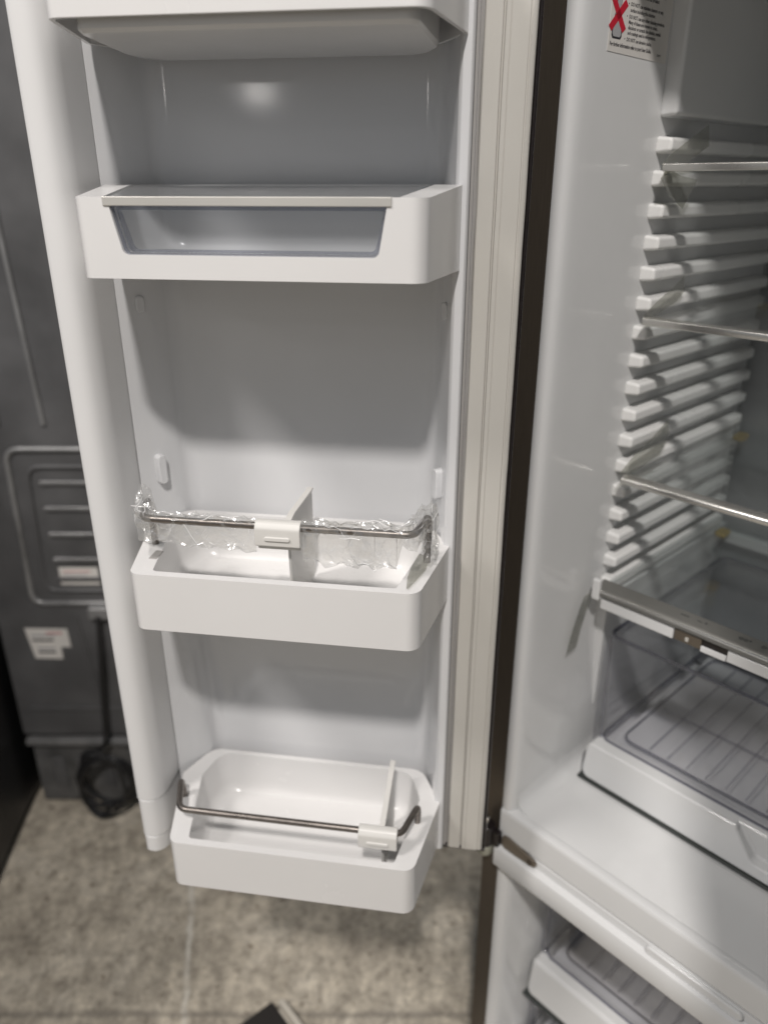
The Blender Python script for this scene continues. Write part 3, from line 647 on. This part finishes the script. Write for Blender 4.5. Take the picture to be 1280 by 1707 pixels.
strip('tape_strip', 'clear tape strip standing up at the left end of the middle shelf', [(0.0715, 0.134, 1.316), (0.073, 0.160, 1.326), (0.074, 0.190, 1.336), (0.072, 0.212, 1.346)], [(0, 0.006, -0.002), (0, 0.006, -0.006), (0, 0.005, -0.009), (0, 0.003, -0.009)])
strip('tape_strip', 'wide crumpled tape strip at the left end of the third shelf', [(0.0715, 0.132, 1.133), (0.074, 0.160, 1.146), (0.078, 0.190, 1.158), (0.075, 0.215, 1.168), (0.072, 0.228, 1.172)], [(0, 0.010, -0.004), (0, 0.012, -0.010), (0, 0.010, -0.014), (0, 0.007, -0.013), (0, 0.004, -0.010)])
strip('tape_strip', 'long tape strip hanging down the wall from the crisper lid', [(0.0595, 0.1075, 0.978), (0.058, 0.100, 0.955), (0.0565, 0.092, 0.925), (0.056, 0.087, 0.900)], [(0, 0.011, 0.001)] * 4)
for z_, s_, lb_ in ((1.3075, 0.452, 'small yellow foam block wedged at the back of the middle shelf'), (1.1225, 0.450, 'small yellow foam block wedged at the back of the third shelf'), (0.9680, 0.452, 'small yellow foam block wedged at the back of the crisper lid')):
    p_ = rpoly([(0.068, s_ - 0.012), (0.084, s_ - 0.012), (0.084, s_ + 0.012), (0.068, s_ + 0.012)], 0.004, 4)
    tag(obj('foam_block', MB().loft([[(x, y, z_ - 0.014) for x, y in p_], [(x, y, z_ - 0.006) for x, y in p_]]), FOAM, None, FR, bevel=0.002), lb_, 'foam block', 'yellow foam packing blocks')

# ------------------------------------------------------------------ care label on the cabinet wall
WX = 0.0503
cl = thing('care_label', 'white care label with a crossed out bottle, stuck on the inner wall', 'label', FR, (WX, 0.095, 1.56))
def sheet(pts_sz, x0, x1): return MB().loft([[(x0, s_, z_) for s_, z_ in pts_sz], [(x1, s_, z_) for s_, z_ in pts_sz]])
obj('label_sheet', sheet([(0.0395, 1.5608), (0.1455, 1.5592), (0.1480, 1.690), (0.0420, 1.692)], WX, WX + 0.0003), PAPER, cl, FR, smooth=False)
def TM(s_, z_): return FR @ Matrix(((0, 0, 1, WX + 0.0004), (1, 0, 0, s_), (0, 1, 0, z_), (0, 0, 0, 1)))
bot = [(0.0440, 1.5735), (0.0460, 1.5712), (0.0590, 1.5712), (0.0610, 1.5735), (0.0600, 1.585), (0.0565, 1.594), (0.0565, 1.606), (0.0485, 1.606), (0.0485, 1.594), (0.0450, 1.585)]
obj('bottle_outline', sheet(bot, WX + 0.0003, WX + 0.0004), INK, cl, FR, smooth=False)
cx_, cz_ = 0.0525, 1.588
bi_ = [(cx_ + (p[0] - cx_) * 0.82, cz_ + (p[1] - cz_) * 0.90) for p in bot]
obj('bottle_fill', sheet(bi_, WX + 0.0004, WX + 0.0005), GREYINK, cl, FR, smooth=False)
for q in ([(0.0390, 1.6005), (0.0445, 1.6040), (0.0665, 1.5805), (0.0610, 1.5765)], [(0.0380, 1.5805), (0.0430, 1.5765), (0.0670, 1.5985), (0.0620, 1.6030)]):
    obj('cross_stroke', sheet(q, WX + 0.0005, WX + 0.0006), REDINK, cl, FR, smooth=False)
lines = [(0.0715, 1.6110, 'any residue after cleaning of interior and'), (0.0715, 1.6065, 'exterior surfaces of this product.'), (0.0715, 1.5990, 'DO NOT use stainless cleaners on any'), (0.0715, 1.5945, 'surface including the exterior.'),
         (0.0705, 1.5892, 'DO NOT use any other cleaning products.'), (0.0705, 1.5850, 'Many of these are known to craze,'), (0.0705, 1.5808, 'discolour or scratch the plastics, metals'), (0.0705, 1.5766, 'and coatings used in refrigerators.'), (0.0700, 1.5713, 'DO NOT use abrasive cloths.')]
for s_, z_, tx in lines:
    text('print_line', tx, 0.0043, INK, cl, TM(s_, z_), squash=0.86, off=0.00007)
    if tx.startswith('DO'): text('bullet', '\u2022', 0.0052, INK, cl, TM(s_ - 0.0042, z_ - 0.0003))
text('print_line', 'For further information refer to your User Guide.', 0.0045, INK, cl, TM(0.0425, 1.5655), squash=0.80, off=0.0001)
text('print_line', '83091', 0.0030, INK, cl, TM(0.1275, 1.5640))

# ------------------------------------------------------------------ back of another refrigerator behind the door
BX0, BX1, BY = -0.872, 0.02, 1.478
bf = thing('back_turned_refrigerator', 'dark grey steel back of a refrigerator standing behind the open door', 'refrigerator', WR, (-0.45, 1.8, 0))
obj('cabinet', MB().box(BX0, BX1, BY, 2.10, 0.225, 1.80), BACKM, bf, bevel=0.008)
low = obj('compressor_cover', MB().box(BX0 + 0.01, BX1 - 0.01, BY + 0.012, 2.08, 0.012, 0.2235), BACKL, bf, bevel=0.004)
obj('cover_flange', MB().box(BX0 + 0.006, -0.47, BY - 0.006, BY + 0.0115, 0.198, 0.216), BACKR, low, bevel=0.003)
for k in range(3):
    obj('cover_vent', MB().box(-0.82 + 0.06 * k, -0.79 + 0.06 * k, BY + 0.008, BY + 0.0118, 0.06, 0.15), BACKM, low, bevel=0.002)
def bar(name, x0, x1, z0, z1, dy, m=BACKR, bev=0.004):
    return obj(name, MB().box(x0, x1, BY - dy, BY - 0.0003, z0, z1), m, bf, bevel=bev)
def bead(name, pts, r=0.006, m=BACKR): return obj(name, MB().tube(fillet([(x, BY - 0.001, z) for x, z in pts], 0.03, 6), r, 10), m, bf)
bead('pressed_bead', [(-0.702, 1.75), (-0.699, 1.36), (-0.684, 1.005)], 0.005)
bead('pressed_bead', [(-0.775, 1.30), (-0.775, 1.005)], 0.004, BACKM)
bead('panel_bead', [(-0.30, 0.953), (-0.772, 0.953), (-0.780, 0.593), (-0.30, 0.593)], 0.006)
bead('panel_bead', [(-0.30, 0.915), (-0.735, 0.915), (-0.745, 0.625), (-0.30, 0.625)], 0.0045, BACKM)
for z_ in (0.880, 0.822, 0.762, 0.702, 0.655):
    bar('louvre', -0.715, -0.33, z_ - 0.005, z_ + 0.005, 0.006, BACKM if z_ < 0.7 else BACKR)
bead('pressed_bead', [(-0.690, 0.56), (-0.660, 0.30)], 0.004, BACKM)
bar('lower_rail', BX0 + 0.03, -0.45, 0.300, 0.312, 0.004, BACKM)
lab = bar('rating_label', -0.709, -0.624, 0.640, 0.682, 0.0012, PAPER, 0)
for k in range(4): obj('print_line', MB().box(-0.700, -0.640 - 0.008 * (k % 2), BY - 0.0016, BY - 0.0013, 0.671 - 0.008 * k, 0.674 - 0.008 * k), GREYINK if k else PINK, lab, smooth=False)
lab = obj('stuck_label', MB().prism([(-0.812, 0.528), (-0.716, 0.526), (-0.714, 0.478), (-0.737, 0.478), (-0.737, 0.446), (-0.800, 0.448)], BY - 0.0014, BY - 0.0003, 'y'), PAPER, bf, smooth=False)
for x0, x1, z_, m_ in ((-0.800, -0.745, 0.506, GREYINK), (-0.765, -0.728, 0.513, PINK), (-0.800, -0.750, 0.494, INK), (-0.790, -0.750, 0.472, GREYINK), (-0.790, -0.750, 0.462, INK)):
    obj('print_line', MB().box(x0, x1, BY - 0.0018, BY - 0.0015, z_, z_ + 0.005), m_, lab, smooth=False)
plug = bar('cord_socket', -0.655, -0.600, 0.560, 0.590, 0.02, BACKR)
rng = random.Random(4); pts = [(-0.632, BY - 0.022, 0.57), (-0.640, BY - 0.03, 0.45), (-0.652, BY - 0.03, 0.33), (-0.660, BY - 0.03, 0.235)]
for k in range(46):
    th = math.pi / 2 + k * 2 * math.pi / 9; rr_ = 0.078 + 0.016 * math.sin(k * 1.3)
    pts.append((-0.672 + rr_ * 0.80 * math.cos(th) + rng.uniform(-.007, .007), BY - 0.022 - 0.0008 * k + rng.uniform(-.004, .004), 0.118 + rr_ * math.sin(th) * 1.1 + rng.uniform(-.006, .006)))
obj('power_cord', MB().tube(fillet(pts, 0.03, 4), 0.0052, 8), CORD, bf)
# black appliance at the left edge
ba = thing('black_appliance', 'black appliance standing at the left edge beside the grey refrigerator back', 'appliance', WR, (-1.15, 1.2, 0))
obj('casing', MB().prism([(-1.45, 0.55), (-0.80, 0.62), (-0.888, 1.470), (-0.893, 2.0), (-1.45, 2.0)], 0.02, 1.02), BLACKA, ba, bevel=0.01)
obj('base_plinth', MB().prism([(-1.44, 0.57), (-0.815, 0.64), (-0.897, 1.455), (-0.90, 1.99), (-1.44, 1.99)], 0.0, 0.0195), BLACKA, ba)
# black board and pale strip lying on the floor near the bottom of the picture
bbx = thing('black_board', 'corner of a matt black board with a pale edging strip lying on the concrete', 'board', WR, (-0.24, 0.86, 0))
c0 = Vector((-0.214, 0.967)); d1 = Vector((-0.772, -0.635)); d2 = Vector((0.646, -0.763))
def quad(c, e1, e2): return [tuple(c), tuple(c + e1), tuple(c + e1 + e2), tuple(c + e2)]
obj('board', MB().prism(quad(c0, d1 * 0.25, d2 * 0.30), 0.001, 0.016), CARD, bbx, bevel=0.001)
obj('edging_strip', MB().prism(quad(c0 - d1 * 0.019 + d2 * 0.010, d1 * 0.011, d2 * 0.28), 0.001, 0.020), PALE, bbx, bevel=0.001)
obj('edging_strip', MB().prism(quad(c0 - d1 * 0.006 + d2 * 0.020, d1 * 0.005, d2 * 0.27), 0.001, 0.012), PALE, bbx, bevel=0.001)
